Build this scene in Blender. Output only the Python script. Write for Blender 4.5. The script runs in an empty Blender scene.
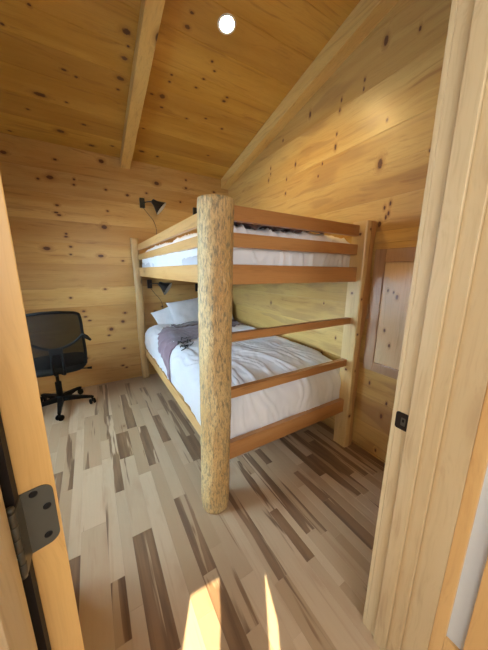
import bpy, bmesh, math, random
from mathutils import Vector, Matrix, noise
from math import sin, cos, pi, radians, exp
scn = bpy.context.scene
col = scn.collection
random.seed(7)
XR, YB, XL, YD = 1.755, 3.445, -1.35, 0.383     # right wall, back wall, left wall, room face of the doorway wall
SL, Z0 = .2095, 2.65                            # ceiling slope, ceiling height at the back wall
def xr(y): return XR + .05*(y-1.1)/2.345      # the right wall drifts out a little towards the back
def zc(y): return Z0 + SL*(YB-y)

# ------------------------------------------------------------------ node helpers
class NT:
    def __init__(s, name):
        m = bpy.data.materials.new(name); m.use_nodes = True
        s.m = m; s.t = m.node_tree; s.b = s.t.nodes['Principled BSDF']
    def n(s, t, **k):
        x = s.t.nodes.new(t)
        for a, v in k.items(): setattr(x, a, v)
        return x
    def l(s, a, b): s.t.links.new(a, b)
    def put(s, sock, v):
        if hasattr(v, 'is_output') or isinstance(v, bpy.types.NodeSocket): s.l(v, sock)
        else: sock.default_value = v
    def math(s, op, a, b=None, c=None, clamp=False):
        x = s.n('ShaderNodeMath', operation=op, use_clamp=clamp); s.put(x.inputs[0], a)
        if b is not None: s.put(x.inputs[1], b)
        if c is not None: s.put(x.inputs[2], c)
        return x.outputs[0]
    def vec(s, op, a, b=None, c=None, out=0):
        x = s.n('ShaderNodeVectorMath', operation=op); s.put(x.inputs[0], a)
        if b is not None: s.put(x.inputs[1], b)
        if c is not None: s.put(x.inputs[2], c)
        return x.outputs[out]
    def mix(s, f, a, b, mode='MIX'):
        x = s.n('ShaderNodeMix', data_type='RGBA', blend_type=mode)
        s.put(x.inputs[0], f); s.put(x.inputs[6], a); s.put(x.inputs[7], b); return x.outputs[2]
    def noise(s, v, scale=1, detail=3, rough=.55, dist=0):
        x = s.n('ShaderNodeTexNoise'); s.put(x.inputs['Vector'], v); x.inputs['Scale'].default_value = scale
        x.inputs['Detail'].default_value = detail; x.inputs['Roughness'].default_value = rough; x.inputs['Distortion'].default_value = dist
        return x.outputs['Fac']
    def ramp(s, f, a, b):
        x = s.n('ShaderNodeMapRange'); x.clamp = True; x.interpolation_type = 'SMOOTHSTEP'
        s.put(x.inputs[0], f); x.inputs[1].default_value = a; x.inputs[2].default_value = b; return x.outputs[0]
    def attr(s, name):
        x = s.n('ShaderNodeAttribute'); x.attribute_name = name; return x.outputs['Fac']
    def pos(s): return s.n('ShaderNodeTexCoord').outputs['Object']
    def bump(s, h, strength=.3, dist=.002):
        x = s.n('ShaderNodeBump'); x.inputs['Strength'].default_value = strength; x.inputs['Distance'].default_value = dist
        s.l(h, x.inputs['Height']); s.l(x.outputs[0], s.b.inputs['Normal'])
def srgb(r, g, b):
    f = lambda c: (c/255/12.92) if c/255 <= .04045 else ((c/255+.055)/1.055)**2.4
    return (f(r), f(g), f(b), 1)
def plain(name, c, rough=.5, metal=0, coat=0, sheen=0):
    m = NT(name); 
    nz = m.noise(m.pos(), 40, 3)
    m.l(m.mix(m.math('MULTIPLY', nz, .25), c, (c[0]*.75, c[1]*.75, c[2]*.75, 1)), m.b.inputs['Base Color'])
    m.b.inputs['Roughness'].default_value = rough; m.b.inputs['Metallic'].default_value = metal
    m.b.inputs['Coat Weight'].default_value = coat; m.b.inputs['Sheen Weight'].default_value = sheen
    if name.startswith('black_p'): m.b.inputs['Specular IOR Level'].default_value = .22
    return m.m

AX = {'x': (1, 0, 0), 'y': (0, 1, 0), 'z': (0, 0, 1)}
def wood(name, light, mid, dark, axis, knots=None, kplane=None, rough=.38, coat=.3, grain=28., streak=.62, tones=False,
         kdens=0, knotcol=(.11, .036, .012, 1), kscale=1.0, heart=None, fine=1.0):
    """pine / fir: long soft grain along one axis, optional listed knots (a, b, r) on a plane, optional scattered knots"""
    m = NT(name); P = m.pos()
    seed = m.attr('seed') if tones else 0.0
    lo = 1.1
    sc = Vector([lo if AX[axis][i] else grain for i in range(3)])
    off = m.n('ShaderNodeCombineXYZ')
    for i in range(3): m.put(off.inputs[i], m.math('MULTIPLY', seed, 13.7+3*i) if tones else 0.)
    wob = m.noise(m.vec('ADD', m.vec('MULTIPLY', P, tuple(1.6 if AX[axis][i] else 4. for i in range(3))), off.outputs[0]), 1, 2)
    wv = m.n('ShaderNodeCombineXYZ')
    for i in range(3):
        m.put(wv.inputs[i], 0. if AX[axis][i] else m.math('MULTIPLY', wob, 0.12))
    Q = m.vec('ADD', P, wv.outputs[0])
    dist = None
    if knots:
        ia, ib = kplane or (0, 1)
        for (a, b, r) in (knots if kplane else []):
            r *= kscale
            ra, rb = r*random.uniform(1.0, 1.7), r*random.uniform(.75, 1.0)
            if kplane == (1, 2): ra, rb = r*.75, r*random.uniform(1.0, 1.6)
            s = [0, 0, 0]; o = [0, 0, 0]
            s[ia] = 1/ra; s[ib] = 1/rb; o[ia] = -a/ra; o[ib] = -b/rb
            dd = m.vec('LENGTH', m.vec('MULTIPLY_ADD', P, tuple(s), tuple(o)), out=1)
            dist = dd if dist is None else m.math('MINIMUM', dist, dd)
        if not kplane:
            for (a, b, c_, r) in knots:
                dd = m.vec('LENGTH', m.vec('MULTIPLY_ADD', P, (1/r,)*3, (-a/r, -b/r, -c_/r)), out=1)
                dist = dd if dist is None else m.math('MINIMUM', dist, dd)
        dist = m.math('ADD', dist, m.math('MULTIPLY', m.math('SUBTRACT', m.noise(P, 90, 2), .5), .7))
    if kdens:
        v = m.n('ShaderNodeTexVoronoi'); v.feature = 'F1'
        m.l(m.vec('ADD', m.vec('MULTIPLY', P, tuple((.55 if AX[axis][i] else 1)*kdens for i in range(3))), off.outputs[0]), v.inputs['Vector']); v.inputs['Scale'].default_value = 1
        d2 = m.math('MULTIPLY', v.outputs['Distance'], 11.)
        sep = m.n('ShaderNodeSeparateColor'); m.l(v.outputs['Color'], sep.inputs[0])
        d2 = m.math('DIVIDE', d2, m.math('ADD', m.math('MULTIPLY', sep.outputs[0], .9), .35))
        dist = d2 if dist is None else m.math('MINIMUM', dist, d2)
    if dist is not None:
        halo = m.math('SUBTRACT', 1., m.ramp(dist, .6, 3.5))
        bend = m.n('ShaderNodeCombineXYZ')
        for i in range(3): m.put(bend.inputs[i], 0. if AX[axis][i] else m.math('MULTIPLY', halo, .03))
        Q = m.vec('ADD', Q, bend.outputs[0])
    G = m.vec('ADD', m.vec('MULTIPLY', Q, tuple(sc)), off.outputs[0])
    g1 = m.noise(G, 1, 4, .6)
    broad = m.noise(m.vec('MULTIPLY', G, tuple(.22 if not AX[axis][i] else .5 for i in range(3))), 1, 2)
    G2 = m.vec('MULTIPLY', G, tuple(5. if not AX[axis][i] else 4. for i in range(3)))
    g2 = m.noise(G2, 1, 2)
    c = m.mix(m.ramp(broad, .32, .68), light, mid)
    f1 = m.math('MULTIPLY', m.ramp(g1, .52, .78), streak)
    c = m.mix(f1, c, dark)
    c = m.mix(m.math('MULTIPLY', m.ramp(g2, .45, .8), .22*fine), c, dark)
    if heart is not None:
        hf = m.math('MULTIPLY', m.ramp(m.noise(m.vec('MULTIPLY', G, tuple(.16 if not AX[axis][i] else .8 for i in range(3))), 1.3, 2, .5, .4), .56, .64), heart[1])
        c = m.mix(hf, c, heart[0])
    if tones:
        t = m.attr('tone')
        c = m.mix(t, c, m.mix(.75, c, dark))
    if dist is not None:
        c = m.mix(m.math('MULTIPLY', m.math('SUBTRACT', 1., m.ramp(dist, .9, 2.6)), .45), c, dark)
        c = m.mix(m.math('SUBTRACT', 1., m.ramp(dist, .7, 1.15)), c, knotcol)
    m.l(c, m.b.inputs['Base Color'])
    m.l(m.math('ADD', m.math('MULTIPLY', g1, .12), rough-.06), m.b.inputs['Roughness'])
    m.b.inputs['Coat Weight'].default_value = coat; m.b.inputs['Coat Roughness'].default_value = .25
    m.bump(g1, .15, .002)
    return m.m

# knots seen in the photo, as positions on each surface
BK = [(-.575,2.484),(-.179,2.506),(-.242,2.329),(-.342,2.299),(-.034,2.346),(-.042,2.293),(.241,2.576),(.258,2.291),(.478,2.266),(-.214,2.068),(-.230,1.995),(-.207,1.972),(.255,2.067),(.204,1.889),(-.168,1.787),(-.172,1.757),(-.356,1.625),(-.151,1.572),(.139,1.566),(-.142,1.654),(.368,1.517),(.146,1.183),(-.205,1.096),(-.098,.934),(-.087,.867),(-.049,.819),(.339,.881),(.305,.774),(.167,.690),(.136,.615),(.290,.424),(.256,.196),(.298,.162),(-.128,.361),(.823,2.452),(1.197,2.553),(1.193,2.458),(1.591,2.471),(.481,2.269),(1.111,2.279),(.696,2.322),(.703,.870),(.800,.931)]
big = {0:1.3,2:1.5,6:1.4,13:1.6,16:1.6,18:1.3,27:1.3,28:1.5,34:1.5,41:1.2}
BK = [(a, b, .0155*big.get(i, .8)) for i, (a, b) in enumerate(BK)]
CK = [(.371,2.116),(.39,2.203),(.375,2.296),(.362,2.465),(.352,2.569),(.069,2.583),(-.19,2.856),(-.014,2.857),(-.302,3.055),(.101,3.066),(-.138,2.205),(-.299,2.385),(-.005,2.557),(-.094,3.233),(.159,3.341),(.348,3.274),(-.493,3.395),(.717,1.924),(.953,2.056),(.999,2.114),(.946,2.208),(.917,2.301),(.708,2.277),(.708,2.339),(.686,2.491),(.602,2.503),(1.185,2.324),(1.194,2.279),(.704,2.601),(1.111,2.562),(.944,2.632),(.719,1.84),(.636,3.249),(.809,3.273),(.599,2.909),(1.339,3.046),(1.31,2.618)]
big = {0:1.5,2:1.1,3:1.3,6:1.9,9:1.1,13:1.7,14:1.4,24:1.7,26:1.1,32:1.4,33:1.2,17:1.1}
CK = [(a, b, .0135*big.get(i, .75)) for i, (a, b) in enumerate(CK)]
RK = [(2.208,2.673),(2.405,2.485),(2.403,2.432),(2.439,2.377),(2.004,2.395),(2.129,2.299),(2.137,2.173),(1.530,2.454),(1.534,2.367),(1.662,2.289),(1.701,2.206),(1.186,2.835),(.978,2.760),(1.318,2.698),(1.320,2.645),(1.508,2.672),(1.518,2.609),(1.842,2.729),(1.120,2.369),(1.136,2.118),(1.031,1.849),(1.068,1.829),(1.036,1.788),(1.052,1.766),(.825,2.127),(.833,2.090),(1.091,1.728),(1.027,.572),(.882,.469),(.907,.355),(.916,.059),(2.328,1.046),(1.535,1.128),(1.377,.847),(1.517,.670)]
big = {0:1.1,4:1.3,6:1.2,8:1.2,11:1.7,17:1.4,19:2.0,26:1.5,29:1.1,31:1.6,34:1.2}
RK = [(a, b, .0115*big.get(i, .85)) for i, (a, b) in enumerate(RK)]

PL, PM, PD = (.65, .405, .145, 1), (.54, .295, .082, 1), (.26, .10, .024, 1)
M = {}
M['back'] = wood('pine_back_wall', PL, PM, PD, 'x', BK, (0, 2), tones=True, rough=.40, coat=.12)
M['ceil'] = wood('pine_ceiling', (.62, .355, .070, 1), (.49, .255, .038, 1), PD, 'x', CK, (0, 1), tones=True, rough=.36)
M['right'] = wood('pine_right_wall', (.65, .42, .14, 1), (.54, .315, .085, 1), PD, 'y', RK, (1, 2), tones=True, rough=.40, coat=.12, heart=((.30, .155, .055, 1), .45))
M['wall_y'] = wood('pine_side_wall', PL, PM, PD, 'y', tones=True, kdens=3.2)
M['wall_x'] = wood('pine_front_wall', PL, PM, PD, 'x', tones=True, kdens=3.2)
M['beam'] = wood('fir_beam', (.72, .48, .16, 1), (.64, .39, .11, 1), PD, 'y', kdens=2.2, streak=.35)
M['rail_x'] = wood('fir_rail_across', (.50, .245, .085, 1), (.41, .18, .055, 1), (.27, .105, .03, 1), 'x', grain=40, rough=.36, coat=.35)
M['rail_y'] = wood('pine_rail_along', (.64, .37, .14, 1), (.56, .29, .09, 1), (.36, .17, .05, 1), 'y', grain=35, rough=.42, kdens=2.0)
M['jamb'] = wood('pine_jamb', (.60, .46, .265, 1), (.54, .38, .195, 1), (.28, .15, .06, 1), 'z', grain=30, rough=.45, kdens=3.6, streak=.6)
M['casing'] = wood('pine_casing', (.68, .41, .16, 1), (.60, .33, .11, 1), (.40, .18, .05, 1), 'z', grain=34, rough=.4, kdens=1.4)
M['door'] = wood('fir_door', (.76, .46, .15, 1), (.70, .38, .11, 1), (.50, .24, .06, 1), 'z', grain=60, rough=.42, streak=.4)
M['hatch'] = wood('pine_hatch_panel', (.74, .55, .31, 1), (.68, .48, .25, 1), (.36, .18, .06, 1), 'z', [(a-.8, b-.68, c) for a, b, c in ((.97,1.28,.008),(.93,1.27,.007),(.905,1.24,.012),(.96,1.00,.010),(.915,.90,.010))], (1, 2), rough=.42)
M['hatch_frame'] = wood('brown_hatch_frame', (.46, .29, .16, 1), (.38, .22, .11, 1), (.16, .07, .03, 1), 'z', rough=.45, kdens=1.5)

def floor_mat():
    m = NT('maple_floor'); P = m.pos(); seed = m.attr('seed'); t = m.attr('tone')
    off = m.n('ShaderNodeCombineXYZ')
    for i in range(3): m.put(off.inputs[i], m.math('MULTIPLY', seed, 17.3+5*i))
    G = m.vec('ADD', m.vec('MULTIPLY', P, (22, 1.3, 1)), off.outputs[0])
    g = m.noise(G, 1, 4, .6, .3)
    fine = m.noise(m.vec('MULTIPLY', G, (5, 5, 1)), 1, 2)
    blot = m.noise(m.vec('ADD', m.vec('MULTIPLY', P, (9, 3, 1)), off.outputs[0]), 1, 3)
    light = m.mix(m.ramp(seed, 0, 1), (.56, .41, .26, 1), (.41, .28, .16, 1))
    c = m.mix(m.math('MULTIPLY', m.ramp(blot, .5, .72), .6), light, (.45, .29, .17, 1))
    c = m.mix(m.math('MULTIPLY', m.ramp(g, .56, .72), .35), c, (.34, .19, .10, 1))
    # heartwood: brown part of a plank, its amount set plank by plank
    th = m.math('SUBTRACT', 1.05, m.math('MULTIPLY', t, 1.0))
    hn = m.noise(m.vec('ADD', m.vec('MULTIPLY', P, (17, 1.1, 1)), off.outputs[0]), 1, 3, .5, .5)
    hf = m.ramp(m.math('ADD', hn, m.math('MULTIPLY', t, .42)), .72, .78)
    dk = m.mix(m.ramp(g, .35, .7), (.23, .13, .065, 1), (.09, .045, .022, 1))
    c = m.mix(m.math('MULTIPLY', hf, .9), c, dk)
    c = m.mix(m.math('MULTIPLY', fine, .15), c, (.25, .14, .08, 1))
    # a few knots
    v = m.n('ShaderNodeTexVoronoi'); m.l(m.vec('ADD', m.vec('MULTIPLY', P, (3.4, 2.2, 0)), (.3, .7, 0)), v.inputs['Vector']); v.inputs['Scale'].default_value = 1
    d = m.math('MULTIPLY', v.outputs['Distance'], 14)
    d = m.math('ADD', d, m.math('MULTIPLY', m.noise(P, 70, 2), .8))
    c = m.mix(m.math('MULTIPLY', m.math('SUBTRACT', 1., m.ramp(d, .8, 2.4)), .5), c, (.3, .15, .07, 1))
    c = m.mix(m.math('SUBTRACT', 1., m.ramp(d, .7, 1.0)), c, (.06, .022, .01, 1))
    m.l(c, m.b.inputs['Base Color'])
    m.l(m.math('ADD', m.math('MULTIPLY', g, .12), .25), m.b.inputs['Roughness'])
    m.b.inputs['Coat Weight'].default_value = .15; m.b.inputs['Coat Roughness'].default_value = .3
    m.bump(g, .1, .001); return m.m
M['floor'] = floor_mat()

def log_mat():
    m = NT('peeled_log'); P = m.pos()
    a = m.noise(m.vec('MULTIPLY', P, (105, 105, 24)), 1, 4, .65, .4)
    b = m.noise(m.vec('MULTIPLY', P, (7, 7, 2.5)), 1, 3)
    d = m.noise(m.vec('MULTIPLY', P, (300, 300, 60)), 1, 2)
    c = m.mix(m.ramp(b, .35, .65), (.66, .47, .21, 1), (.56, .33, .11, 1))
    c = m.mix(m.math('MULTIPLY', m.ramp(d, .50, .62), .55), c, (.27, .19, .085, 1))
    c = m.mix(m.math('MULTIPLY', m.ramp(a, .50, .62), .78), c, (.17, .145, .085, 1))
    c = m.mix(m.math('MULTIPLY', m.math('SUBTRACT', 1., m.ramp(a, .30, .42)), .6), c, (.74, .56, .30, 1))
    m.l(c, m.b.inputs['Base Color']); m.b.inputs['Roughness'].default_value = .6
    m.bump(m.math('ADD', a, d), .5, .004); return m.m
M['log'] = log_mat()
M['split'] = wood('split_log_pine', (.70, .50, .24, 1), (.62, .42, .17, 1), (.34, .17, .06, 1), 'z', [(a-1.12, b-2.27, c, d) for a, b, c, d in ((1.637,1.16,.66,.010),(1.675,1.103,.66,.010),(1.637,1.17,1.25,.009),(1.66,1.103,1.21,.008),(1.69,1.103,1.20,.013),(1.66,1.103,.28,.013),(1.637,1.15,1.66,.010),(1.68,1.103,1.69,.009),(1.655,1.103,.95,.008))], None, grain=26, rough=.42)
M['edge'] = wood('live_edge_pine', (.58, .34, .13, 1), (.44, .22, .075, 1), (.15, .065, .022, 1), 'z', grain=22, rough=.5, kdens=2.5, streak=.8)
M['slim'] = wood('slim_log_pine', (.58, .39, .17, 1), (.50, .30, .11, 1), (.24, .12, .045, 1), 'z', grain=26, rough=.5, kdens=3.5)

def cloth(name, c1, c2, rough=.85, scale=260, sheen=.3):
    m = NT(name); P = m.pos()
    w = m.noise(P, scale, 2); b = m.noise(P, 5, 3)
    m.l(m.mix(b, c1, c2), m.b.inputs['Base Color']); m.b.inputs['Roughness'].default_value = rough
    m.b.inputs['Sheen Weight'].default_value = sheen
    m.bump(w, .12, .0008); return m.m
M['duvet'] = cloth('white_cotton', (.86, .86, .87, 1), (.81, .815, .83, 1))
M['pillow'] = cloth('white_pillow_cotton', (.87, .87, .88, 1), (.82, .825, .84, 1))
M['mauve'] = cloth('mauve_knit', (.21, .125, .145, 1), (.165, .095, .115, 1), .95)
M['plum'] = cloth('dark_plum_knit', (.12, .07, .068, 1), (.085, .048, .046, 1), .95)
M['mattress'] = cloth('mattress_ticking', (.62, .63, .66, 1), (.55, .56, .60, 1))
M['black'] = plain('black_plastic', (.004, .004, .004, 1), .6)
M['blackmetal'] = plain('black_metal', (.012, .012, .013, 1), .3, .2, .2)
M['hinge'] = plain('dark_bronze_hinge', (.13, .13, .11, 1), .38, .6)
M['hole'] = plain('screw_black', (.004, .004, .004, 1), .5, .3)
M['white'] = plain('white_enamel', (.8, .8, .8, 1), .4)
M['drywall'] = plain('white_painted_wall', (.66, .69, .70, 1), .6)
M['gap_dark'] = plain('door_gap_shade', (.014, .009, .007, 1), .7)  # near-black colour standing in for shade between door and jamb
M['seatfab'] = cloth('black_seat_fabric', (.005, .005, .005, 1), (.008, .008, .008, 1), .95, 300, 0)
def mesh_mat():
    m = NT('black_chair_mesh'); P = m.pos()
    m.b.inputs['Base Color'].default_value = (.008, .007, .006, 1); m.b.inputs['Roughness'].default_value = .8; m.b.inputs['Specular IOR Level'].default_value = .15
    ck = m.n('ShaderNodeTexWave'); ck.inputs['Scale'].default_value = 60; m.l(P, ck.inputs['Vector']); ck.bands_direction = 'Z'
    c2 = m.n('ShaderNodeTexWave'); c2.inputs['Scale'].default_value = 60; m.l(P, c2.inputs['Vector']); c2.bands_direction = 'X'
    a = m.math('MAXIMUM', ck.outputs['Fac'], c2.outputs['Fac'])
    m.l(m.math('ADD', m.math('MULTIPLY', m.ramp(a, .35, .75), .22), .70), m.b.inputs['Alpha']); return m.m
M['mesh'] = mesh_mat()
def emit(name, c, s):
    m = NT(name); m.b.inputs['Base Color'].default_value = c; m.b.inputs['Emission Color'].default_value = c; m.b.inputs['Emission Strength'].default_value = s; return m.m
M['lamp_glow'] = emit('downlight_lens', (1, .86, .62, 1), 22)
def glass_mat():
    m = NT('window_glass'); m.b.inputs['Transmission Weight'].default_value = 1; m.b.inputs['Roughness'].default_value = 0; m.b.inputs['IOR'].default_value = 1.05
    m.b.inputs['Base Color'].default_value = (.97, .99, 1, 1); return m.m
M['glass'] = glass_mat()

# ------------------------------------------------------------------ object helpers
def empty(name, loc, label, cat, group=None):
    o = bpy.data.objects.new(name, None); col.objects.link(o); o.location = loc; o.empty_display_size = .1
    o['label'] = label; o['category'] = cat
    if group: o['group'] = group
    return o
WL = {}
def obj(name, bm, mat, parent=None, smooth=False, label=None, cat=None, group=None, kind=None, local=False):
    """geometry is given in room coordinates unless local"""
    if parent is not None and not local:
        bmesh.ops.translate(bm, verts=bm.verts, vec=-WL.get(parent.name, Vector(parent.location)))
    bmesh.ops.recalc_face_normals(bm, faces=bm.faces)
    me = bpy.data.meshes.new(name); bm.to_mesh(me); bm.free()
    for m_ in (mat if isinstance(mat, (list, tuple)) else [mat]): me.materials.append(m_)
    if smooth:
        for p in me.polygons: p.use_smooth = True
    o = bpy.data.objects.new(name, me); col.objects.link(o); o.parent = parent
    if parent is not None: WL[o.name] = WL.get(parent.name, Vector(parent.location))
    if label: o['label'] = label
    if cat: o['category'] = cat
    if group: o['group'] = group
    if kind: o['kind'] = kind
    return o
def box(bm, a, b, bev=0, seg=2, mat=None):
    a, b = Vector(a), Vector(b); r = bmesh.ops.create_cube(bm, size=1)
    c, s = (a+b)/2, b-a
    for v in r['verts']: v.co = Vector((v.co.x*s.x, v.co.y*s.y, v.co.z*s.z)) + c
    if bev:
        es = list({e for v in r['verts'] for e in v.link_edges})
        bmesh.ops.bevel(bm, geom=es, offset=bev, segments=seg, profile=.6, affect='EDGES')
    return r['verts']
def B(a, b, bev=0, seg=2):
    bm = bmesh.new(); box(bm, a, b, bev, seg); return bm
def tube(bm, pts, r, n=10, cap=True):
    pts = [Vector(p) for p in pts]; rings = []
    rr = r if isinstance(r, (list, tuple)) else [r]*len(pts)
    t0 = (pts[1]-pts[0]).normalized(); u = t0.orthogonal().normalized()
    for i, p in enumerate(pts):
        t = ((pts[min(i+1, len(pts)-1)]-pts[max(i-1, 0)])).normalized()
        u = (u - t*u.dot(t)).normalized(); w = t.cross(u)
        rings.append([bm.verts.new(p+(u*cos(2*pi*k/n)+w*sin(2*pi*k/n))*rr[i]) for k in range(n)])
    for i in range(len(rings)-1):
        for k in range(n): bm.faces.new((rings[i][k], rings[i][(k+1) % n], rings[i+1][(k+1) % n], rings[i+1][k]))
    if cap: bm.faces.new(rings[0][::-1]); bm.faces.new(rings[-1])
def lathe(bm, prof, n=32, M4=Matrix(), cap=False):
    rings = []
    for r, z in prof: rings.append([bm.verts.new(M4 @ Vector((r*cos(2*pi*k/n), r*sin(2*pi*k/n), z))) for k in range(n)])
    for i in range(len(rings)-1):
        for k in range(n): bm.faces.new((rings[i][k], rings[i][(k+1) % n], rings[i+1][(k+1) % n], rings[i+1][k]))
    if cap: bm.faces.new(rings[0][::-1]); bm.faces.new(rings[-1])
def spline(pts, n=8):
    pts = [Vector(p) for p in pts]; out = []
    for i in range(len(pts)-1):
        p0, p1, p2, p3 = pts[max(i-1, 0)], pts[i], pts[i+1], pts[min(i+2, len(pts)-1)]
        for k in range(n):
            t = k/n
            out.append(.5*((2*p1)+(p2-p0)*t+(2*p0-5*p1+4*p2-p3)*t*t+(3*p1-p0-3*p2+p3)*t**3))
    out.append(pts[-1]); return out
def prism(bm, outline, fn0, fn1):
    a = [bm.verts.new(fn0(*p)) for p in outline]; b = [bm.verts.new(fn1(*p)) for p in outline]; n = len(a)
    bm.faces.new(a); bm.faces.new(b[::-1])
    for i in range(n): bm.faces.new((a[i], b[i], b[(i+1) % n], a[(i+1) % n]))

def boards(rects, fn, groove=.0018, depth=.0025):
    """rects: (u0,u1,v0,v1,tone); fn(u,v,h) gives the point; each board has its own chamfered edge"""
    bm = bmesh.new(); tl = bm.faces.layers.float.new('tone'); sl_ = bm.faces.layers.float.new('seed')
    for (u0, u1, v0, v1, tone) in rects:
        s = random.random(); g = groove
        o = [bm.verts.new(fn(u, v, -depth)) for u, v in ((u0, v0), (u1, v0), (u1, v1), (u0, v1))]
        i_ = [bm.verts.new(fn(u, v, 0)) for u, v in ((u0+g, v0+g), (u1-g, v0+g), (u1-g, v1-g), (u0+g, v1-g))]
        fs = [bm.faces.new(i_)]+[bm.faces.new((o[k], o[(k+1) % 4], i_[(k+1) % 4], i_[k])) for k in range(4)]
        for f in fs: f[tl] = tone; f[sl_] = s
    return bm
def board_rows(u0, u1, seams, lo=.9, hi=2.6, tone=lambda u, v: random.choice((0, 0, .1, .2, .35)), ends=None):
    out = []
    for j in range(len(seams)-1):
        if hi > 8: out.append((u0, u1, seams[j], seams[j+1], tone((u0+u1)/2, (seams[j]+seams[j+1])/2))); continue
        u = u0 - random.uniform(0, lo)
        first = True
        while u < u1:
            n = min(u+random.uniform(lo, hi), u1)
            if u1-n < .2: n = u1
            a = max(u, u0)
            out.append((a, n, seams[j], seams[j+1], tone((a+n)/2, (seams[j]+seams[j+1])/2))); u = n
    return out
def slab(bm, a, b):
    n0 = len(bm.faces); box(bm, a, b)
# ------------------------------------------------------------------ ROOM SHELL
SEAMS = [0, .02, .28, .53, .74, .99, 1.21, 1.47, 1.695, 1.918, 2.18, 2.40, 2.69, 2.94, 3.18, 3.42]
# back wall
bm = boards(board_rows(XL, XR+.06, [s for s in SEAMS if s < 2.8], .1, 9), lambda u, v, h: Vector((u, YB-h, v)))
box(bm, (XL-.1, YB+.004, -.1), (XR+.1, YB+.12, 2.75))
obj('wall_back', bm, M['back'], kind='structure')
# right wall
def rt(u, v): return .55 if 1.56 < v < 1.7 and u < 1.3 else random.choice((0, .05, .15, .3))
rows = board_rows(-.0, YB, [0, .02, .235, .45, .70, .93, 1.16, 1.37, 1.60, 1.68, 1.89, 2.10, 2.31, 2.62, 2.93, 3.18, 3.45], .1, 9, rt)
bm = boards(rows, lambda u, v, h: Vector((xr(u)-h, u, v)))
for v in box(bm, (XR+.004, .0, -.1), (XR+.12, YB+.1, 3.6)): v.co.x += xr(v.co.y)-XR
obj('wall_right', bm, M['right'], kind='structure')
# left wall with its window opening
WY0, WY1, WZ0, WZ1 = 1.35, 2.75, .80, 1.85
rows = []
for r in board_rows(YD-.05, YB, SEAMS, 1.2, 3.0):
    u0, u1, v0, v1, t = r
    if v1 <= WZ0 or v0 >= WZ1 or u1 <= WY0 or u0 >= WY1: rows.append(r); continue
    if u0 < WY0: rows.append((u0, WY0, v0, v1, t))
    if u1 > WY1: rows.append((WY1, u1, v0, v1, t))
    if v0 < WZ0-.02: rows.append((max(u0, WY0), min(u1, WY1), v0, WZ0, t))
    if v1 > WZ1+.02: rows.append((max(u0, WY0), min(u1, WY1), WZ1, v1, t))
bm = boards(rows, lambda u, v, h: Vector((XL+h, u, v)))
for a, b in (((YD-.2, -.1), (WY0, 3.6)), ((WY1, -.1), (YB+.1, 3.6)), ((WY0, -.1), (WY1, WZ0)), ((WY0, WZ1), (WY1, 3.6))):
    box(bm, (XL-.12, a[0], a[1]), (XL-.004, b[0], b[1]))
obj('wall_left', bm, M['wall_y'], kind='structure')
win = empty('window_1', (XL, (WY0+WY1)/2, WZ0), 'pine framed window in the left wall', 'window'); win['kind'] = 'structure'
bm = bmesh.new()
for a, b in (((WY0, WZ0), (WY0+.06, WZ1)), ((WY1-.06, WZ0), (WY1, WZ1)), ((WY0+.06, WZ0), (WY1-.06, WZ0+.06)), ((WY0+.06, WZ1-.06), (WY1-.06, WZ1)), (((WY0+WY1)/2-.025, WZ0+.06), ((WY0+WY1)/2+.025, WZ1-.06))):
    box(bm, (XL-.09, a[0], a[1]), (XL-.03, b[0], b[1]), .004)
obj('window_frame', bm, M['casing'], win)
bm = B((XL-.065, WY0+.05, WZ0+.05), (XL-.058, WY1-.05, WZ1-.05)); obj('pane', bm, M['glass'], win)
# ceiling boards following the slope
cs = [YB, 3.17, 2.91, 2.66, 2.42, 2.21, 1.97, 1.73, 1.48, 1.24, .99, .75, .50, .27]
cs = cs[::-1]
bm = boards(board_rows(XL, XR+.06, cs, .1, 9), lambda u, v, h: Vector((u, v, zc(v)-h)))
vs = box(bm, (XL-.1, .0, 0), (XR+.1, YB+.1, .12))
for v in vs: v.co.z += zc(v.co.y)+.004
obj('ceiling', bm, M['ceil'], kind='structure')
# floor: planks of uneven width run away from the doorway
fx = [-.30, -.235, -.18, -.06, .0, .055, .155, .235, .31, .385, .455, .53, .58, .66, .775, .83, .87, .935, .985, 1.04, 1.10, 1.175, 1.24, 1.30, 1.365, 1.43, 1.50, 1.56, 1.63, 1.70, 1.76, 1.82]
x = -.30
left = []
while x > XL: x -= random.choice((.057, .08, .09)); left.append(x)
fx = left[::-1] + fx
EXP = {(-.30): [(1.76, 2.45, .47)], (-.06): [(2.2, 3.4, .62), (.82, 1.06, .6)], .0: [(1.58, 2.6, .68), (2.6, 3.4, .5)], .055: [(.70, 1.23, .95), (1.89, 2.24, .8)],
       .155: [(2.27, 3.0, .68)], .235: [(1.71, 2.25, .6), (2.7, 3.3, .55)], .385: [(1.92, 2.37, .82), (.60, .96, .66)], .53: [(1.59, 2.83, .9)], .31: [(.87, 1.345, .9)],
       (-.235): [(.82, 1.27, .7)], .87: [(.76, 1.46, .92)], .985: [(1.28, 1.45, .85)], .775: [(.66, .967, .9)], 1.30: [(.765, 1.19, .85)], 1.10: [(.85, 1.12, .85), (.53, .85, .95)],
       1.50: [(.84, 1.43, .9)], 1.63: [(.8, 1.2, .7)], 1.24: [(1.0, 1.5, .7)], 1.365: [(.5, .75, .6)], 1.43: [(.9, 1.3, .65)], 1.04: [(1.5, 2.2, .7)], 1.70: [(.6, 1.9, .8)], .58: [(1.9, 2.6, .65)], .45: [(2.6, 3.2, .6)]}
rects = []
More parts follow.
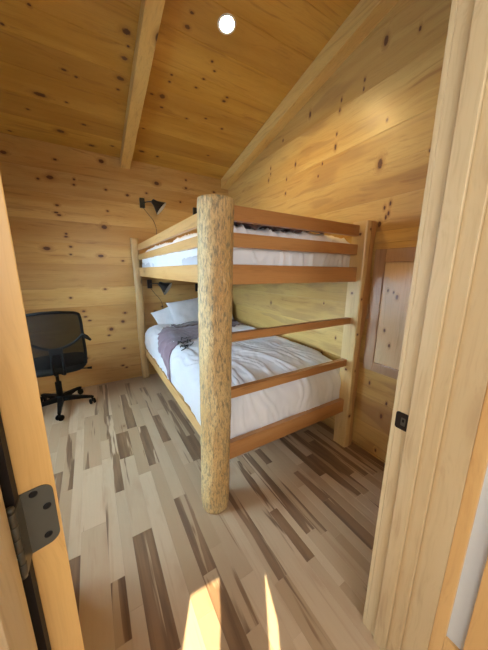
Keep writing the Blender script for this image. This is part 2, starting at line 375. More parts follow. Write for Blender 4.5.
for j in range(len(fx)-1):
    ex = sorted(next((v for k, v in EXP.items() if abs(k-fx[j]) < .004), []))
    y = -1.7
    def fill(y0, y1):
        u = y0
        while u < y1-.01:
            n = u+random.uniform(.45, 1.4)
            if y1-n < .2: n = y1
            p = random.random()
            t = random.uniform(.0, .30) if p < .86 else random.uniform(.36, .56)
            if fx[j] > .85 and p > .74: t = random.uniform(.36, .62)
            rects.append((fx[j], fx[j+1], u, n, t)); u = n
    for (a, b, t) in ex:
        fill(y, a); rects.append((fx[j], fx[j+1], a, b, t)); y = b
    fill(y, YB)
bm = boards(rects, lambda u, v, h: Vector((u, v, h)), .0006, .0008)
box(bm, (XL-.1, -1.7, -.1), (XR+.1, YB+.1, -.0012))
obj('floor', bm, M['floor'], kind='structure')

# ---- doorway wall, jambs and casing
DX0, DX1 = -.108, .811
ZH = 2.09
bm = bmesh.new()
box(bm, (XL, .20, 0), (DX0-.02, YD-.012, 3.5)); box(bm, (DX1+.02, .20, 0), (XR, YD-.012, 3.5)); box(bm, (DX0-.02, .20, ZH+.02), (DX1+.02, YD-.012, 3.5))
obj('wall_front', bm, M['wall_x'], kind='structure')
def trim(n, parts, mat, nm=None):
    bm = bmesh.new()
    for a, b, bv in parts: box(bm, a, b, bv)
    return obj(nm or 'trim_%d' % n, bm, mat, kind='structure')
# right jamb: room-side casing edge, strike board, door stop, inner boards, stepped like the photo
T = 2.10
trim(1, [((.811, .373, 0), (.90, .386, T), .0015)], M['jamb'])                       # room casing seen edge-on
trim(2, [((.812, .334, 0), (.84, .3725, T), .001)], M['jamb'])                       # strike board
trim(3, [((.801, .290, 0), (.84, .334, T), .0025)], M['jamb'])                       # door stop
trim(4, [((.811, .250, 0), (.84, .290, T), .0025)], M['jamb'])
trim(5, [((.821, .182, 0), (.845, .250, T), .0025)], M['jamb'])
trim(6, [((.823, .150, 0), (.86, .182, T), .003)], M['casing'])                       # hall-side casing
bm = B((.835, -1.6, .0), (.93, .150, 2.9)); obj('wall_right_hall', bm, M['drywall'], kind='structure')
trim(7, [((.812, -.9, .0), (.835, .108, 2.15), .003)], M['casing'])                   # casing of the next doorway
trim(8, [((.824, .108, 0), (.835, .150, .30), .002)], M['casing'])
# left jamb
trim(9, [((-.14, .302, 0), (-.108, .341, T), .002)], M['jamb'])
trim(10, [((-.14, .255, 0), (-.100, .302, T), .002)], M['jamb'])
trim(11, [((-.14, .15, 0), (-.108, .255, T), .002)], M['casing'])
trim(12, [((-.14, .341, 0), (-.116, .362, T), 0), ((-.14, .362, 0), (-.1062, .3780, T), 0)], M['gap_dark'])  # dark filler strips put in for the shade of the door gap
trim(13, [((-.20, .372, 0), (-.122, .386, T), .001)], M['casing'])
# head of the doorway
trim(14, [((DX0, .302, ZH), (DX1, .372, ZH+.03), .001), ((DX0, .255, ZH-.012), (DX1, .302, ZH+.03), .001), ((DX0, .15, ZH), (DX1, .255, ZH+.03), .001)], M['jamb'])
bm = B((-1.5, -1.6, 0), (-1.4, .20, 2.9))
obj('wall_left_hall', bm, M['drywall'], kind='structure')

# ---- hall behind the camera: unseen end wall, its two openings cut to shape the floor's sun patches
SD = Vector((.42, .907, 0)).normalized(); TE = math.tan(radians(33)); HY = -1.6
def back(p):
    k = (p[1]-HY)/SD.y
    return (p[0]-SD.x*k, k*TE)
P1 = [(.24, .84), (.378, .833), (.318, .69), (.277, .617), (.19, .43), (.08, .25), (-.02, .35), (.075, .53), (.154, .691)]
P2 = [(.578, .754), (.515, .565), (.473, .50), (.39, .33), (.30, .27), (.40, .45), (.436, .522), (.477, .589)]
bm = bmesh.new(); edges = []
for loop in ([(-1.5, 0), (.93, 0), (.93, 2.9), (-1.5, 2.9)], [back(p) for p in P1], [back(p) for p in P2]):
    vs = [bm.verts.new((x_, HY, z_)) for x_, z_ in loop]
    for i in range(len(vs)): edges.append(bm.edges.new((vs[i], vs[(i+1) % len(vs)])))
bmesh.ops.triangle_fill(bm, edges=edges, use_beauty=True, use_dissolve=False)
ret = bmesh.ops.extrude_face_region(bm, geom=bm.faces[:])
bmesh.ops.translate(bm, verts=[g for g in ret['geom'] if isinstance(g, bmesh.types.BMVert)], vec=(0, -.01, 0))
obj('wall_sun_cutout', bm, M['drywall'], kind='structure')

obj('ceiling_hall', B((-1.5, -1.62, 2.9), (.93, .20, 3.0)), M['drywall'], kind='structure')
# ---- ceiling beams
def beam(x0, x1, d, label):
    bm = B((x0, .30, -d), (x1, YB, .0), .004)
    for v in bm.verts:
        k = (v.co.y-1.1)/2.345
        if v.co.x > 1.6: v.co.x += .05*k
        if d > .12 and v.co.z < -.05: v.co.z += .03*k
        v.co.z += zc(v.co.y)
    return obj('ceiling_beam', bm, M['beam'], label=label, cat='beam')
beam(.43, .53, .10, 'square pine ceiling beam in the middle of the sloped ceiling')
beam(1.65, XR, .145, 'pine ceiling beam tight against the right wall')

# ---- recessed downlight
LX, LY = .945, 1.80; nrm = Vector((0, SL, 1)).normalized()
TM = Matrix.Translation((LX, LY, zc(LY))) @ nrm.to_track_quat('Z', 'Y').to_matrix().to_4x4()
dl = empty('recessed_downlight', (LX, LY, zc(LY)), 'small round lit downlight recessed in the sloped ceiling', 'ceiling light')
bm = bmesh.new(); lathe(bm, [(.047, -.001), (.050, -.004), (.058, -.0045), (.062, -.001)], 40, TM); obj('trim_ring', bm, M['white'], dl, True)
bm = bmesh.new(); lathe(bm, [(.0005, -.003), (.047, -.003), (.047, -.001)], 40, TM); obj('lens', bm, M['lamp_glow'], dl)

# ---- hatch in the right wall
ht = empty('access_hatch', (XR, .8, .68), 'pale pine access hatch in a brown frame low on the right wall', 'hatch')
HX = XR-.018
hy0, hy1, hz0, hz1 = .42, 1.088, .68, 1.558
obj('panel', B((HX+.008, hy0+.08, hz0+.07), (XR-.001, hy1-.078, hz1-.09), .002), M['hatch'], ht)
for a, b in (((hy0, hz0), (hy0+.078, hz1)), ((hy1-.076, hz0), (hy1, hz1)), ((hy0+.079, hz0), (hy1-.077, hz0+.068)), ((hy0+.079, hz1-.088), (hy1-.077, hz1))):
    obj('frame_board', B((HX, a[0], a[1]), (XR-.001, b[0], b[1]), .003), M['hatch_frame'], ht)
obj('wooden_block', B((XR-.022, 1.092, 1.06), (XR-.001, 1.135, 1.17), .004), M['hatch_frame'], label='small brown wooden block on the right wall beside the hatch frame', cat='block')

# ---- strike plate on the right jamb
sp = empty('strike_plate', (.811, .354, .935), 'black strike plate with rounded corners on the right door jamb', 'strike plate')
def rrect(y0, y1, z0, z1, r, n=6):
    out = []
    for cy_, cz_, a0 in ((y1-r, z1-r, 0), (y0+r, z1-r, 90), (y0+r, z0+r, 180), (y1-r, z0+r, 270)):
        for k in range(n+1):
            a = radians(a0+90*k/n); out.append((cy_+r*cos(a), cz_+r*sin(a)))
    return out
bm = bmesh.new(); prism(bm, rrect(.334, .3735, .905, .963, .008), lambda y, z: Vector((.8125, y, z)), lambda y, z: Vector((.8098, y, z))); obj('plate', bm, M['blackmetal'], sp)
bm = bmesh.new(); prism(bm, rrect(.343, .357, .920, .947, .003), lambda y, z: Vector((.8100, y, z)), lambda y, z: Vector((.8094, y, z))); obj('latch_opening', bm, M['hinge'], sp)
bm = bmesh.new(); prism(bm, rrect(.347, .353, .932, .942, .002), lambda y, z: Vector((.8096, y, z)), lambda y, z: Vector((.8088, y, z))); obj('screw', bm, M['hole'], sp)

# ---- open door (its hinge edge faces the doorway) and its hinge
PIN = Vector((-.108, .376, 0)); ang = radians(13)
ud = Vector((-sin(ang), cos(ang), 0)); vd = Vector((cos(ang), sin(ang), 0))       # along the slab, across its thickness
def DP(u, v, z): return Vector((-.107, .38, 0))+ud*u+vd*v+Vector((0, 0, z))
dr = empty('door_1', (-.107, .38, 0), 'honey pine door standing wide open, seen by its hinge edge', 'door'); dr['kind'] = 'structure'
bm = bmesh.new(); vs = box(bm, (0, .0, .012), (.78, .038, 2.06), .0015)
for v in bm.verts: v.co = DP(v.co.x, v.co.y, v.co.z)
obj('door_slab', bm, M['door'], dr)
z0_, z1_ = 1.022, 1.117
out = [(-.002, z0_), (-.002, z1_)]
for k in range(9): a = radians(90-90*k/8); out.append((.0345-.014+.014*cos(a), z1_-.014+.014*sin(a)))
for k in range(9): a = radians(-90*k/8); out.append((.0345-.014+.014*cos(a), z0_+.014+.014*sin(a)))
bm = bmesh.new(); prism(bm, out, lambda v, z: DP(-.0004, v, z), lambda v, z: DP(-.0022, v, z)); hg = obj('hinge', bm, M['hinge'], dr, label='dark bronze hinge leaf')
obj('knuckle_plate', B((-.1060, .354, z0_), (-.1046, .3788, z1_)), M['hinge'], hg)
for (v_, z_) in ((.014, 1.110), (.0255, 1.083), (.0215, 1.038)):
    bm = bmesh.new(); mm = Matrix.Translation(DP(-.0022, v_, z_)) @ (-ud).to_track_quat('Z', 'Y').to_matrix().to_4x4()
    lathe(bm, [(.0001, .0006), (.0030, .0008), (.0046, .0008), (.0048, -.0004)], 20, mm); obj('screw', bm, M['hole'], hg, True)
for k in range(5):
    bm = bmesh.new(); za = z0_+.0005+k*.0189; pc = Vector((-.1095, .3525, 0))
    lathe(bm, [(.001, za), (.0050, za+.0006), (.0054, za+.0016), (.0054, za+.0170), (.0050, za+.0178), (.001, za+.0184)], 20, Matrix.Translation((pc.x, pc.y, 0)), True); obj('knuckle', bm, M['hinge'], hg, True)
bm = bmesh.new(); lathe(bm, [(.0005, z0_-.004), (.004, z0_-.003), (.004, z1_+.002), (.0052, z1_+.003), (.0045, z1_+.006), (.0005, z1_+.007)], 20, Matrix.Translation((pc.x, pc.y, 0)), True); obj('pin', bm, M['hinge'], hg, True)

# ------------------------------------------------------------------ BUNK BED
bed = empty('bunk_bed', (1.12, 2.27, 0), 'rustic log bunk bed with a thick peeled front corner post', 'bunk bed')
# big front log
bm = bmesh.new(); n, hN = 72, 150; H = 1.738; rings = []
for j in range(hN+1):
    t = j/hN; z = H*t; cx_, cy_ = .527+.030*t, 1.19
    ring = []
    for k in range(n):
        a = 2*pi*k/n; r = .084+.006*t
        r += .004*noise.noise(Vector((cos(a)*1.5, sin(a)*1.5, z*2.2)))
        r += .0028*noise.noise(Vector((cos(a)*9, sin(a)*9, z*14)))+.0016*noise.noise(Vector((cos(a)*22, sin(a)*22, z*40)))
        if t < .035: r -= .006*(1-t/.035)
        if t > .997: r -= .002
        ring.append(bm.verts.new((cx_+r*cos(a), cy_+r*sin(a), z)))
    rings.append(ring)
for j in range(hN):
    for k in range(n): bm.faces.new((rings[j][k], rings[j][(k+1) % n], rings[j+1][(k+1) % n], rings[j+1][k]))
bm.faces.new(rings[0][::-1]); bm.faces.new(rings[-1])
obj('log_post', bm, M['log'], bed, True, label='thick round peeled log post with mottled bark marks')
# near right split log: sawn front and left faces, wavy live edge on the right
bm = bmesh.new(); bm2 = None
def wav(z): return .012*sin(z*5.2+.6)+.011*sin(z*11.3+1)+.004*sin(z*31)+ (.022*exp(-((z-1.27)/.09)**2)) + .010*exp(-((z-.98)/.05)**2)
NZ = 60; rings = []
for j in range(NZ+1):
    z = 1.745*j/NZ; w = wav(z) - .004
    xr = 1.731 + .014*z + w*.8
    x0 = 1.637+.0*z
    wv = .006*sin(z*9)+.004*sin(z*23+1)
    pts = [(x0+.0, 1.215), (x0, 1.112), (x0+.006, 1.104), (x0+.040+wv, 1.1015), (xr-.022, 1.102), (xr-.012, 1.107), (xr, 1.124), (xr+.002, 1.165), (xr-.006, 1.195), (xr-.024, 1.215)]
    pts = [(min(px_, XR-.002), py_) for px_, py_ in pts]
    rings.append([bm.verts.new((px_, py_, z)) for px_, py_ in pts])
m_ = len(rings[0])
for j in range(NZ):
    for k in range(m_):
        f = bm.faces.new((rings[j][k], rings[j][(k+1) % m_], rings[j+1][(k+1) % m_], rings[j+1][k]))
        f.material_index = 1 if k in (3, 4, 5, 6, 7, 8) else 0
        f.smooth = k in (4, 5, 6, 7)
bm.faces.new(rings[0][::-1]); bm.faces.new(rings[-1])
obj('split_log_post', bm, [M['split'], M['edge']], bed, label='pale split log post with a wavy brown live edge')
# far posts
def slim(cx_, cy_, w, d, H, sd, lean):
    bm = bmesh.new(); rings = []; n = 20
    for j in range(61):
        z = H*j/60; ring = []
        for k in range(n):
            a = 2*pi*k/n; ca, sa = cos(a), sin(a)
            q = (abs(ca)**5+abs(sa)**5)**(-1/5)
            r = 1+.10*noise.noise(Vector((ca*1.2+sd, sa*1.2, z*4)))+.05*noise.noise(Vector((ca*3+sd, sa*3, z*15)))
            ring.append(bm.verts.new((cx_+lean*z+w/2*q*ca*r+.006*sin(z*6+sd), cy_+d/2*q*sa*r, z)))
        rings.append(ring)
    for j in range(60):
        for k in range(n): bm.faces.new((rings[j][k], rings[j][(k+1) % n], rings[j+1][(k+1) % n], rings[j+1][k]))
    bm.faces.new(rings[0][::-1]); bm.faces.new(rings[-1]); return bm
obj('slim_log_post', slim(.512, 3.392, .085, .080, 1.785, 1.3, 0), M['slim'], bed, True)
obj('slim_log_post', slim(1.68, 3.385, .09, .085, 1.77, 4.1, 0), M['slim'], bed, True)
# rails and rungs at the near end (run left to right)
for nm, z0_, z1_, y0_ in (('guard_rail', 1.648, 1.72, 1.160), ('guard_rail', 1.522, 1.592, 1.160), ('end_beam', 1.334, 1.436, 1.150), ('ladder_rung', 1.022, 1.070, 1.160), ('ladder_rung', .688, .742, 1.160), ('end_beam', .300, .408, 1.150)):
    obj(nm, B((.585, y0_, z0_), (1.650, y0_+.038, z1_), .004), M['rail_x'], bed)
# far end
for nm, z0_, z1_ in (('guard_rail', 1.522, 1.592), ('end_beam', 1.334, 1.436), ('end_beam', .300, .408)):
    obj(nm, B((.53, 3.375, z0_), (1.66, 3.405, z1_), .004), M['rail_x'], bed)
# left side
for nm, z0_, z1_, x0_ in (('guard_rail', 1.642, 1.708, .530), ('guard_rail', 1.532, 1.592, .530), ('side_beam', 1.335, 1.438, .530), ('side_beam', .308, .402, .530)):
    obj(nm, B((x0_, 1.225, z0_), (x0_+.030, 3.352, z1_), .004), M['rail_y'], bed)
# right side, along the wall
for nm, z0_, z1_ in (('side_beam', 1.334, 1.440), ('side_beam', .312, .408)):
    obj(nm, B((1.700, 1.222, z0_), (1.738, 3.36, z1_), .004), M['rail_y'], bed)
for nm, z_ in (('slat_deck', 1.350), ('slat_deck', .330)):
    bm = bmesh.new()
    for k in range(14): box(bm, (.54, 1.25+k*.15, z_), (1.698, 1.36+k*.15, z_+.02), .002)
    obj(nm, bm, M['rail_x'], bed)

# ------------------------------------------------------------------ BEDDING
def puff(x0, x1, y0, y1, z0_, z1_, rx, ry, seed, amp, nx=150, ny=210, fold=None, droop=None):
    """duvet: rounded box top and sides as one open sheet with thickness, wrinkled by noise"""
    bm = bmesh.new(); grid = []
    W, D, Hh = x1-x0, y1-y0, z1_-z0_
    def prof(s, L_, r):   # s in 0..1 across; returns (offset along, drop)
        tot = L_ - 2*r + pi*r + 2*(Hh-r); d = s*tot; side = Hh-r
        if d < side: return 0, Hh-d
        d -= side
        if d < pi*r/2: a = d/r; return r-r*cos(a), r-r*sin(a)
        d -= pi*r/2
        if d < L_-2*r: return r+d, 0
        d -= L_-2*r
        if d < pi*r/2: a = d/r; return L_-r+r*sin(a), r-r*cos(a)
        d -= pi*r/2; return L_, r+d
    rx = min(rx, Hh*.95); ry = min(ry, Hh*.95)
    for j in range(ny+1):
        py_, dy_ = prof(j/ny, D, ry); row = []
        for i in range(nx+1):
            px_, dx_ = prof(i/nx, W, rx)
            drop = min(math.hypot(dx_, dy_), Hh) if (dx_ < rx and dy_ < ry) else max(dx_, dy_)
            p = Vector((x0+px_, y0+py_, z1_-drop))
            cxn = (px_/W-.5)*2; cyn = (py_/D-.5)*2
            nr = Vector((cxn**5, cyn**7, 1-min(1, drop/Hh)*.8)); nr.normalize()
            q = Vector((p.x*5+seed, p.y*2.3, p.z*4))
            w = noise.noise(q)*1.0
            q2 = Vector((p.x*9+p.y*5+seed*3, (p.y-p.x*.6)*3.2, p.z*6)); r_ = 1-abs(noise.noise(q2))*2.2
            q3 = Vector((p.x*22-p.y*8+seed, (p.y+p.x*.5)*7, p.z*10)); r3 = 1-abs(noise.noise(q3))*2
            q4 = Vector((p.x*3+seed, p.y*11, p.z*3))
            q5 = Vector(((p.x+.35*p.y)*15+seed+1.6*noise.noise(p*3), (p.y*.9-p.x*.3)*1.5, p.z*2.2)); r5 = 1-abs(noise.noise(q5))*3.2
            dsp = amp*(w*.9+.38*max(r_, 0)**2+.14*max(r3, 0)**2+.85*max(r5, 0)**2+.25*noise.noise(q4))
            p += nr*dsp
            if droop: p.z += droop(p.x, p.y)
            row.append(bm.verts.new(p))
        grid.append(row)
    for j in range(ny):
        for i in range(nx): bm.faces.new((grid[j][i], grid[j][i+1], grid[j+1][i+1], grid[j+1][i]))
    return bm
def surf(bm_obj): pass
# mattresses
obj('mattress', B((.56, 1.235, .352), (1.695, 3.345, .57), .05, 4), M['mattress'], smooth=True, label='mattress on the lower bunk under the white duvet', cat='mattress')
obj('mattress', B((.56, 1.235, 1.372), (1.695, 3.345, 1.50), .04, 4), M['mattress'], smooth=True, label='mattress on the upper bunk under the white bedding', cat='mattress')
def lowdroop(x, y):
    return -.075*max(0, (1.65-y)/.45)**1.6 if y < 1.65 else .0
def lowz(x, y): return .715
bmL = puff(.546, 1.73, 1.207, 3.33, .425, .725, .13, .15, 3.1, .016, droop=lowdroop)
lowd = obj('duvet', bmL, M['duvet'], smooth=True, label='rumpled white duvet on the lower bunk', cat='duvet')
bmU = puff(.568, 1.70, 1.215, 3.33, 1.42, 1.638, .09, .07, 8.7, .022)
uppd = obj('duvet', bmU, M['duvet'], smooth=True, label='crumpled white duvet on the upper bunk', cat='duvet')
for o in (lowd, uppd):
    md = o.modifiers.new('thick', 'SOLIDIFY'); md.thickness = .006; md.offset = -1
bpy.context.view_layer.update()
from mathutils.bvhtree import BVHTree
def bvh(o):
    me = o.data; return BVHTree.FromPolygons([v.co.copy() for v in me.vertices], [tuple(p.vertices) for p in me.polygons])
TL, TU = bvh(lowd), bvh(uppd)
def drape(tree, x, y, z0_=3., lift=.006, floor_=.4, xmin=None):
    h_ = tree.ray_cast(Vector((x, y, z0_)), Vector((0, 0, -1)))
    return h_[0].z+lift if h_[0] else None
def blanket(tree, quad, nu, nv, lift, edge_x=None, seed=0, amp=.004, ztop=2.2):
    """quad: four corners (x, y) in order; cloth lies on the duvet; points past the duvet side hang down it"""
    bm = bmesh.new(); grid = []
    for j in range(nv+1):
        v = j/nv; row = []
        for i in range(nu+1):
            u = i/nu
            p = (Vector(quad[0])*(1-u)+Vector(quad[1])*u)*(1-v)+(Vector(quad[3])*(1-u)+Vector(quad[2])*u)*v
            x, y = p.x, p.y
            x += .012*noise.noise(Vector((u*4, v*4, seed))); y += .012*noise.noise(Vector((v*4, u*4, seed+3)))
            dx = 0
            if edge_x is not None and x < edge_x: dx = edge_x-x; x = edge_x
            h_ = tree.ray_cast(Vector((x, y, ztop)), Vector((0, 0, -1)))
            z = (h_[0].z if h_[0] else .7)
            if dx > 0:
                # hang: walk down the side of the duvet
                zz = z-dx
                hh = tree.ray_cast(Vector((edge_x-.3, y, zz)), Vector((1, 0, 0)))
                xx = hh[0].x-lift if hh[0] else edge_x
                pt = Vector((min(xx, edge_x), y, zz))
            else: pt = Vector((x, y, z+lift))
            pt.z += amp*noise.noise(Vector((x*14, y*10, seed))) if dx == 0 else 0
            row.append(bm.verts.new(pt))
        grid.append(row)
    for j in range(nv):
        for i in range(nu): bm.faces.new((grid[j][i], grid[j][i+1], grid[j+1][i+1], grid[j+1][i]))
    return bm
def solid(o, t):
    md = o.modifiers.new('thick', 'SOLIDIFY'); md.thickness = t; md.offset = 1; return o
# mauve throw on the lower bunk
th_ = solid(obj('throw_blanket', blanket(TL, [(.36, 2.08), (1.66, 2.72), (1.66, 3.0), (.68, 2.94)], 80, 60, .014, .64, 2), M['mauve'], smooth=True,
    label='mauve throw blanket with black scribbled lettering across the lower bunk', cat='blanket'), .004)
TT = bvh(th_)
dk_ = solid(obj('folded_cloth', blanket(TL, [(.80, 2.86), (1.64, 2.90), (1.64, 3.06), (.80, 3.04)], 50, 14, .020, None, 6, .008), M['plum'], smooth=True,
    label='dark plum cloth lying beside the pillows on the lower bunk', cat='cloth'), .012)
# dark plum blanket folded on the upper bunk
solid(obj('throw_blanket', blanket(TU, [(.63, 1.235), (1.38, 1.24), (1.34, 1.55), (.64, 1.60)], 60, 24, .020, None, 9, .03), M['plum'], smooth=True,
    label='dark plum blanket crumpled on top of the upper bunk duvet', cat='blanket'), .016)
# scribbled lettering on the throw
bm = bmesh.new()
def onthrow(x, y):
    h_ = TT.ray_cast(Vector((x, y, 2.2)), Vector((0, 0, -1))); return Vector((x, y, (h_[0].z if h_[0] else .74)+.0065))
def stroke(pts): tube(bm, [onthrow(p.x, p.y) for p in spline([(a, b, 0) for a, b in pts], 6)], .0040, 6)
random.seed(5)
for (xs, ys, n_) in ((.63, 2.22, 8), (.62, 2.10, 7), (.70, 2.36, 5)):
    x = xs; pts = []
    for k in range(n_):
        pts.append((x, ys+(.03 if k % 2 else -.03)*random.uniform(.5, 1.3)+.3*(x-xs))); x += random.uniform(.008, .030)
    stroke(pts)
stroke([(.60, 2.00), (.66, 2.06), (.64, 2.14), (.72, 2.12), (.78, 2.20)])
lt = obj('lettering', bm, M['black'], None); lt.parent = th_; lt['label'] = 'black scribbled lettering'

def pillow(loc, sx, sy, sz, rot, label, grp=None):
    bm = bmesh.new(); n = 28; top = []; bot = []
    def P(u, v, s):
        e = (1-abs(u)**2.6)*(1-abs(v)**2.6); e = max(e, 0)**.42
        pin = 1-.10*(1-abs(u)**2)*abs(v)**6; pin2 = 1-.10*(1-abs(v)**2)*abs(u)**6
        z = s*sz/2*e*(1+.22*noise.noise(Vector((u*2.2+loc[0]*7, v*2.2, s))))+.004*noise.noise(Vector((u*9, v*9, s+loc[1])))*e
        return Vector((u*sx/2*pin2, v*sy/2*pin, z))
    g = {}
    for s in (1, -1):
        for i in range(n+1):
            for j in range(n+1):
                u, v = -1+2*i/n, -1+2*j/n
                if s == -1 and (i in (0, n) or j in (0, n)): g[s, i, j] = g[1, i, j]
                else: g[s, i, j] = bm.verts.new(P(u, v, s))
        for i in range(n):
            for j in range(n):
                q = [g[s, i, j], g[s, i+1, j], g[s, i+1, j+1], g[s, i, j+1]]
                bm.faces.new(q if s == 1 else q[::-1])
    R_ = Matrix.Translation(loc) @ rot
    for v in bm.verts: v.co = R_ @ v.co
    return obj('pillow', bm, M['pillow'], smooth=True, label=label, cat='pillow', group=grp)
def E3(x_, y_, z_): return Matrix.Rotation(radians(z_), 4, 'Z') @ Matrix.Rotation(radians(y_), 4, 'Y') @ Matrix.Rotation(radians(x_), 4, 'X')
pillow((1.07, 3.17, .865), .50, .38, .15, E3(62, -6, 6), 'white pillow leaning upright in front at the head of the lower bunk')
pillow((.86, 3.285, .80), .40, .32, .09, E3(66, -20, -4), 'white pillow tucked lower behind the front one, lower bunk')
pillow((1.50, 3.22, .87), .48, .34, .13, E3(62, 0, -5), 'white pillow on the lower bunk nearest the right wall')

# ------------------------------------------------------------------ READING LAMPS
def sconce(x, z, yaw, full, label):
    s = empty('wall_lamp', (x, YB, z), label, 'wall lamp', 'black reading lamps on the back wall')
    bm = bmesh.new(); box(bm, (x-.028, YB-.035, z-.055), (x+.028, YB-.001, z+.055), .005); obj('wall_mount', bm, M['blackmetal'], s)
    if not full: 
        return s
    bm = bmesh.new(); pts = [(x, YB-.02, z), (x+.03, YB-.06, z+.005), (x+.075, YB-.10, z+.008), (x+.12, YB-.13, z-.002)]
    tube(bm, spline(pts, 6), .006, 10); obj('arm', bm, M['blackmetal'], s, True)
    bm = bmesh.new(); bmesh.ops.create_uvsphere(bm, u_segments=14, v_segments=10, radius=.013, matrix=Matrix.Translation((x+.12, YB-.13, z-.002))); obj('swivel_joint', bm, M['blackmetal'], s, True)
    ax = Vector((.72, -.22, -.62)).normalized() if yaw == 0 else Vector((.70, -.42, -.52)).normalized()
    o0 = Vector((x+.115, YB-.135, z-.002)); MM = Matrix.Translation(o0) @ ax.to_track_quat('Z', 'Y').to_matrix().to_4x4()
    bm = bmesh.new(); lathe(bm, [(.004, -.030), (.026, -.028), (.032, .0), (.040, .022), (.068, .065), (.088, .100), (.090, .104)], 32, MM); obj('lamp_shade', bm, M['blackmetal'], s, True)
    bm = bmesh.new(); lathe(bm, [(.0875, .1035), (.066, .066), (.038, .024), (.001, .014)], 32, MM); obj('shade_lining', bm, M['white'], s, True, label='white inside of shade')
    bm = bmesh.new(); lathe(bm, [(.001, .062), (.018, .056), (.026, .040), (.020, .024), (.012, .014)], 20, MM); obj('bulb', bm, M['white'], s, True)
    bm = bmesh.new(); tube(bm, spline([(x, YB-.012, z-.04), (x+.05, YB-.05, z-.12), (x+.11, YB-.06, z-.20), (x+.145, YB-.03, z-.30), (x+.13, YB-.006, z-.42)], 6), .0028, 6); obj('cord', bm, M['blackmetal'], s, True)
    return s
sconce(.635, 2.20, 0, True, 'black cone reading lamp above the upper bunk')
sconce(.655, 1.235, 1, True, 'black cone reading lamp above the lower bunk pillows')
sconce(1.300, 2.175, 0, False, 'black wall lamp mount beside the top of the log post, upper bunk')
sconce(1.300, 1.175, 0, False, 'black wall lamp mount beside the log post above the lower pillows')

# ------------------------------------------------------------------ OFFICE CHAIR
CX, CY = -.385, 3.03
ch = empty('office_chair', (CX, CY, 0), 'black mesh-back office chair on a five-star caster base', 'office chair')
bm = bmesh.new(); lathe(bm, [(.001, .075), (.040, .078), (.042, .11), (.034, .135), (.001, .137)], 28, Matrix.Translation((CX, CY, 0)), True); obj('base_hub', bm, M['black'], ch, True)
for k in range(5):
    a = radians(-88+72*k); dv = Vector((cos(a), sin(a), 0)); nv = Vector((-sin(a), cos(a), 0))
    bm = bmesh.new(); rings = []
    for t, w, h0, h1 in ((.02, .030, .075, .125), (.10, .026, .078, .118), (.20, .020, .078, .106), (.285, .016, .072, .092), (.305, .010, .070, .085)):
        c = Vector((CX, CY, 0))+dv*t
        rings.append([bm.verts.new(c+nv*s_*w+Vector((0, 0, z_))) for s_, z_ in ((-1, h0), (1, h0), (.8, h1), (-.8, h1))])
    for j in range(len(rings)-1):
        for q in range(4): bm.faces.new((rings[j][q], rings[j][(q+1) % 4], rings[j+1][(q+1) % 4], rings[j+1][q]))
    bm.faces.new(rings[0][::-1]); bm.faces.new(rings[-1])
    obj('base_arm', bm, M['black'], ch)
    bm = bmesh.new(); c = Vector((CX, CY, .029))+dv*.29
    wa = a+.7; wd = Vector((cos(wa), sin(wa), 0))
    for s_ in (-1, 1):
        MM = Matrix.Translation(c+wd*(s_*.011)) @ (wd*s_).to_track_quat('Z', 'Y').to_matrix().to_4x4()
        lathe(bm, [(.001, 0), (.027, .0), (.029, .003), (.027, .014), (.018, .017), (.001, .018)], 24, MM)
    tube(bm, [c+Vector((0, 0, 0)), c+Vector((0, 0, .052))], .009, 10)
    obj('caster', bm, M['black'], ch, True)
bm = bmesh.new(); lathe(bm, [(.028, .13), (.028, .28), (.024, .285), (.015, .286), (.015, .41), (.03, .412)], 24, Matrix.Translation((CX, CY, 0)), True); obj('gas_column', bm, M['black'], ch, True)
# seat: rounded cushion
bm = bmesh.new(); rings = []
for (zz, sc_) in ((.425, .80), (.430, .93), (.450, 1.0), (.485, 1.0), (.505, .965), (.515, .86), (.517, .5), (.513, .02)):
    ring = []
    for k in range(40):
        a = 2*pi*k/40; ca, sa = cos(a), sin(a); q = (abs(ca)**3.6+abs(sa)**3.6)**(-1/3.6)
        ring.append(bm.verts.new((CX+.02+.25*q*ca*sc_, CY+.01+.235*q*sa*sc_, zz+(.0 if zz < .46 else .012*abs(ca)**2*sc_))))
    rings.append(ring)
for j in range(len(rings)-1):
    for k in range(40): bm.faces.new((rings[j][k], rings[j][(k+1) % 40], rings[j+1][(k+1) % 40], rings[j+1][k]))
bm.faces.new(rings[0][::-1]); bm.faces.new(rings[-1]); obj('seat', bm, M['seatfab'], ch, True)
obj('tilt_mechanism', B((CX-.07, CY-.10, .395), (CX+.08, CY+.10, .43), .01), M['black'], ch)
# back: the chair faces the far wall, so its back shows
BX, BY = -.335, 2.80
def yb(x, z): return BY - .05*(z-.75) + .055*(1-((x-BX)/.24)**2)*-.9 + .03
def bp(x, z): return Vector((x, yb(x, z), z))
half = .222
outl = [(BX-half*.93, .50), (BX-half*1.0, .62), (BX-half*1.03, .80), (BX-half*.98, .965), (BX-half*.85, 1.008), (BX-half*.4, 1.026), (BX, 1.03), (BX+half*.4, 1.026), (BX+half*.85, 1.008), (BX+half*.98, .965), (BX+half*1.0, .80), (BX+half*1.02, .62), (BX+half*.98, .50)]
sp_ = [bp(p.x, p.y) for p in spline([(a, b, 0) for a, b in outl], 6)]
bm = bmesh.new(); tube(bm, sp_, .014, 10); obj('back_frame', bm, M['black'], ch, True)
vb = [(BX-half*1.0, .80), (BX-half*.75, .745), (BX-half*.35, .70), (BX, .688), (BX+half*.35, .70), (BX+half*.75, .745), (BX+half*1.0, .80)]
vb_ = [bp(p.x, p.y)+Vector((0, -.006, 0)) for p in spline([(a, b, 0) for a, b in vb], 6)]
bm = bmesh.new(); tube(bm, vb_, .012, 10); obj('back_crossbar', bm, M['black'], ch, True)
bm = bmesh.new(); grid = []
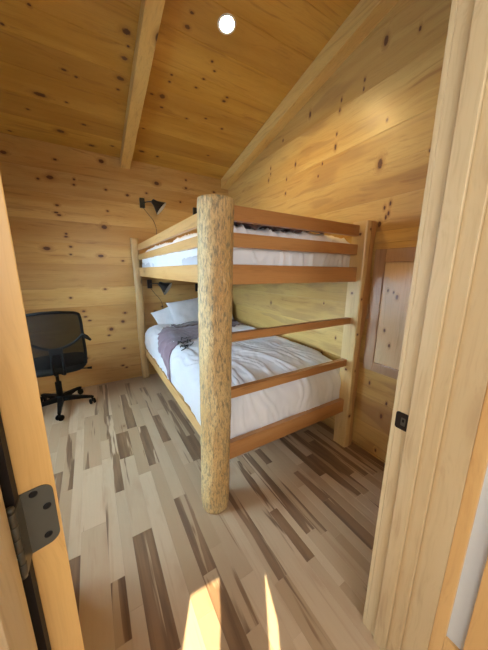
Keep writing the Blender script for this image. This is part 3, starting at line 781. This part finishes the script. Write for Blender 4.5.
for j in range(25):
    z = .50+(1.022-.50)*j/24; row = []
    hw = half*(1.0 if z < .93 else (1-((z-.93)/.105)**2*.35))
    for i in range(21):
        x = BX-hw+2*hw*i/20; row.append(bm.verts.new(bp(x, z)+Vector((0, .006, 0))))
    grid.append(row)
for j in range(24):
    for i in range(20): bm.faces.new((grid[j][i], grid[j][i+1], grid[j+1][i+1], grid[j+1][i]))
obj('mesh_back', bm, M['mesh'], ch, True)
for dx_ in (-.038, .045):
    bm = bmesh.new(); tube(bm, spline([bp(BX+dx_*.8, .69)+Vector((0, -.015, 0)), bp(BX+dx_, .60)+Vector((0, -.03, 0)), (BX+dx_, BY-.02, .48), (BX+dx_*.8, BY+.04, .415), (CX+dx_*.6, CY-.06, .405)], 6), .011, 10); obj('back_support', bm, M['black'], ch, True)
obj('support_plate', B((BX-.05, yb(BX, .67)-.03, .64), (BX+.055, yb(BX, .67)-.008, .70), .006), M['black'], ch)
# pads and levers at the sides
for s_ in (1, -1):
    x0_ = BX+s_*.225
    bm = bmesh.new(); tube(bm, [(x0_, 2.80, .80), (x0_+s_*.022, 2.80, .775), (x0_+s_*.060, 2.80, .735)], [.012, .020, .010], 10); obj('side_paddle', bm, M['black'], ch, True)
bm = bmesh.new(); tube(bm, [(CX+.08, CY-.03, .41), (CX+.27, CY-.06, .40)], .006, 8); tube(bm, [(CX+.27, CY-.06, .40), (CX+.31, CY-.065, .398)], [.010, .014], 10); obj('height_lever', bm, M['black'], ch, True)

# ------------------------------------------------------------------ LIGHT
w = bpy.data.worlds.new('sky'); scn.world = w; w.use_nodes = True
bg = w.node_tree.nodes['Background']; bg.inputs[0].default_value = (.62, .78, 1, 1); bg.inputs[1].default_value = .7
def area(name, loc, tgt, sx, sy, power, c):
    l = bpy.data.lights.new(name, 'AREA'); l.shape = 'RECTANGLE'; l.size = sx; l.size_y = sy; l.energy = power; l.color = c
    o = bpy.data.objects.new(name, l); col.objects.link(o); o.location = loc
    o.rotation_euler = (Vector(tgt)-Vector(loc)).to_track_quat('-Z', 'Y').to_euler(); return o
area('window_daylight', (XL-.16, (WY0+WY1)/2, (WZ0+WZ1)/2), (0, (WY0+WY1)/2-.15, .85), WY1-WY0-.1, WZ1-WZ0-.1, 56, (.52, .77, 1)).data.spread = radians(120)
area('hall_end_daylight', (-.15, -1.5, 1.6), (.1, .6, 1.2), .9, 1.6, 38, (.86, .93, 1))
area('hall_jamb_fill', (-1.30, -.75, 1.75), (.6, .35, 1.2), 1.0, 1.3, 26, (1, .97, .86))  # added fill lamp to brighten the right jamb, no window modelled there
l = bpy.data.lights.new('downlight', 'SPOT'); l.energy = 46; l.color = (1, .70, .28); l.spot_size = radians(150); l.spot_blend = .6; l.shadow_soft_size = .045
o = bpy.data.objects.new('downlight', l); col.objects.link(o); o.location = (LX, LY-.01, zc(LY)-.03)
s = bpy.data.lights.new('sun', 'SUN'); s.energy = 22; s.color = (1, .86, .60); s.angle = radians(.25)
o = bpy.data.objects.new('sun', s); col.objects.link(o)
o.rotation_euler = Vector((SD.x, SD.y, -TE)).to_track_quat('-Z', 'Y').to_euler()

# ------------------------------------------------------------------ CAMERA
cam = bpy.data.cameras.new('camera'); co = bpy.data.objects.new('camera', cam); col.objects.link(co)
cam.sensor_fit = 'VERTICAL'; cam.sensor_height = 24; cam.lens = 250.71/650*24; cam.clip_start = .01
R = Matrix.Rotation(-.5461104, 3, 'Z') @ Matrix.Rotation(1.36112346, 3, 'X') @ Matrix.Rotation(.00737234, 3, 'Z')
co.matrix_world = Matrix.Translation((0, 0, 1.4)) @ R.to_4x4()
scn.camera = co
vs_ = scn.view_settings; vs_.view_transform = 'Standard'; vs_.look = 'None'; vs_.gamma = 1; vs_.use_curve_mapping = False; vs_.exposure = .12
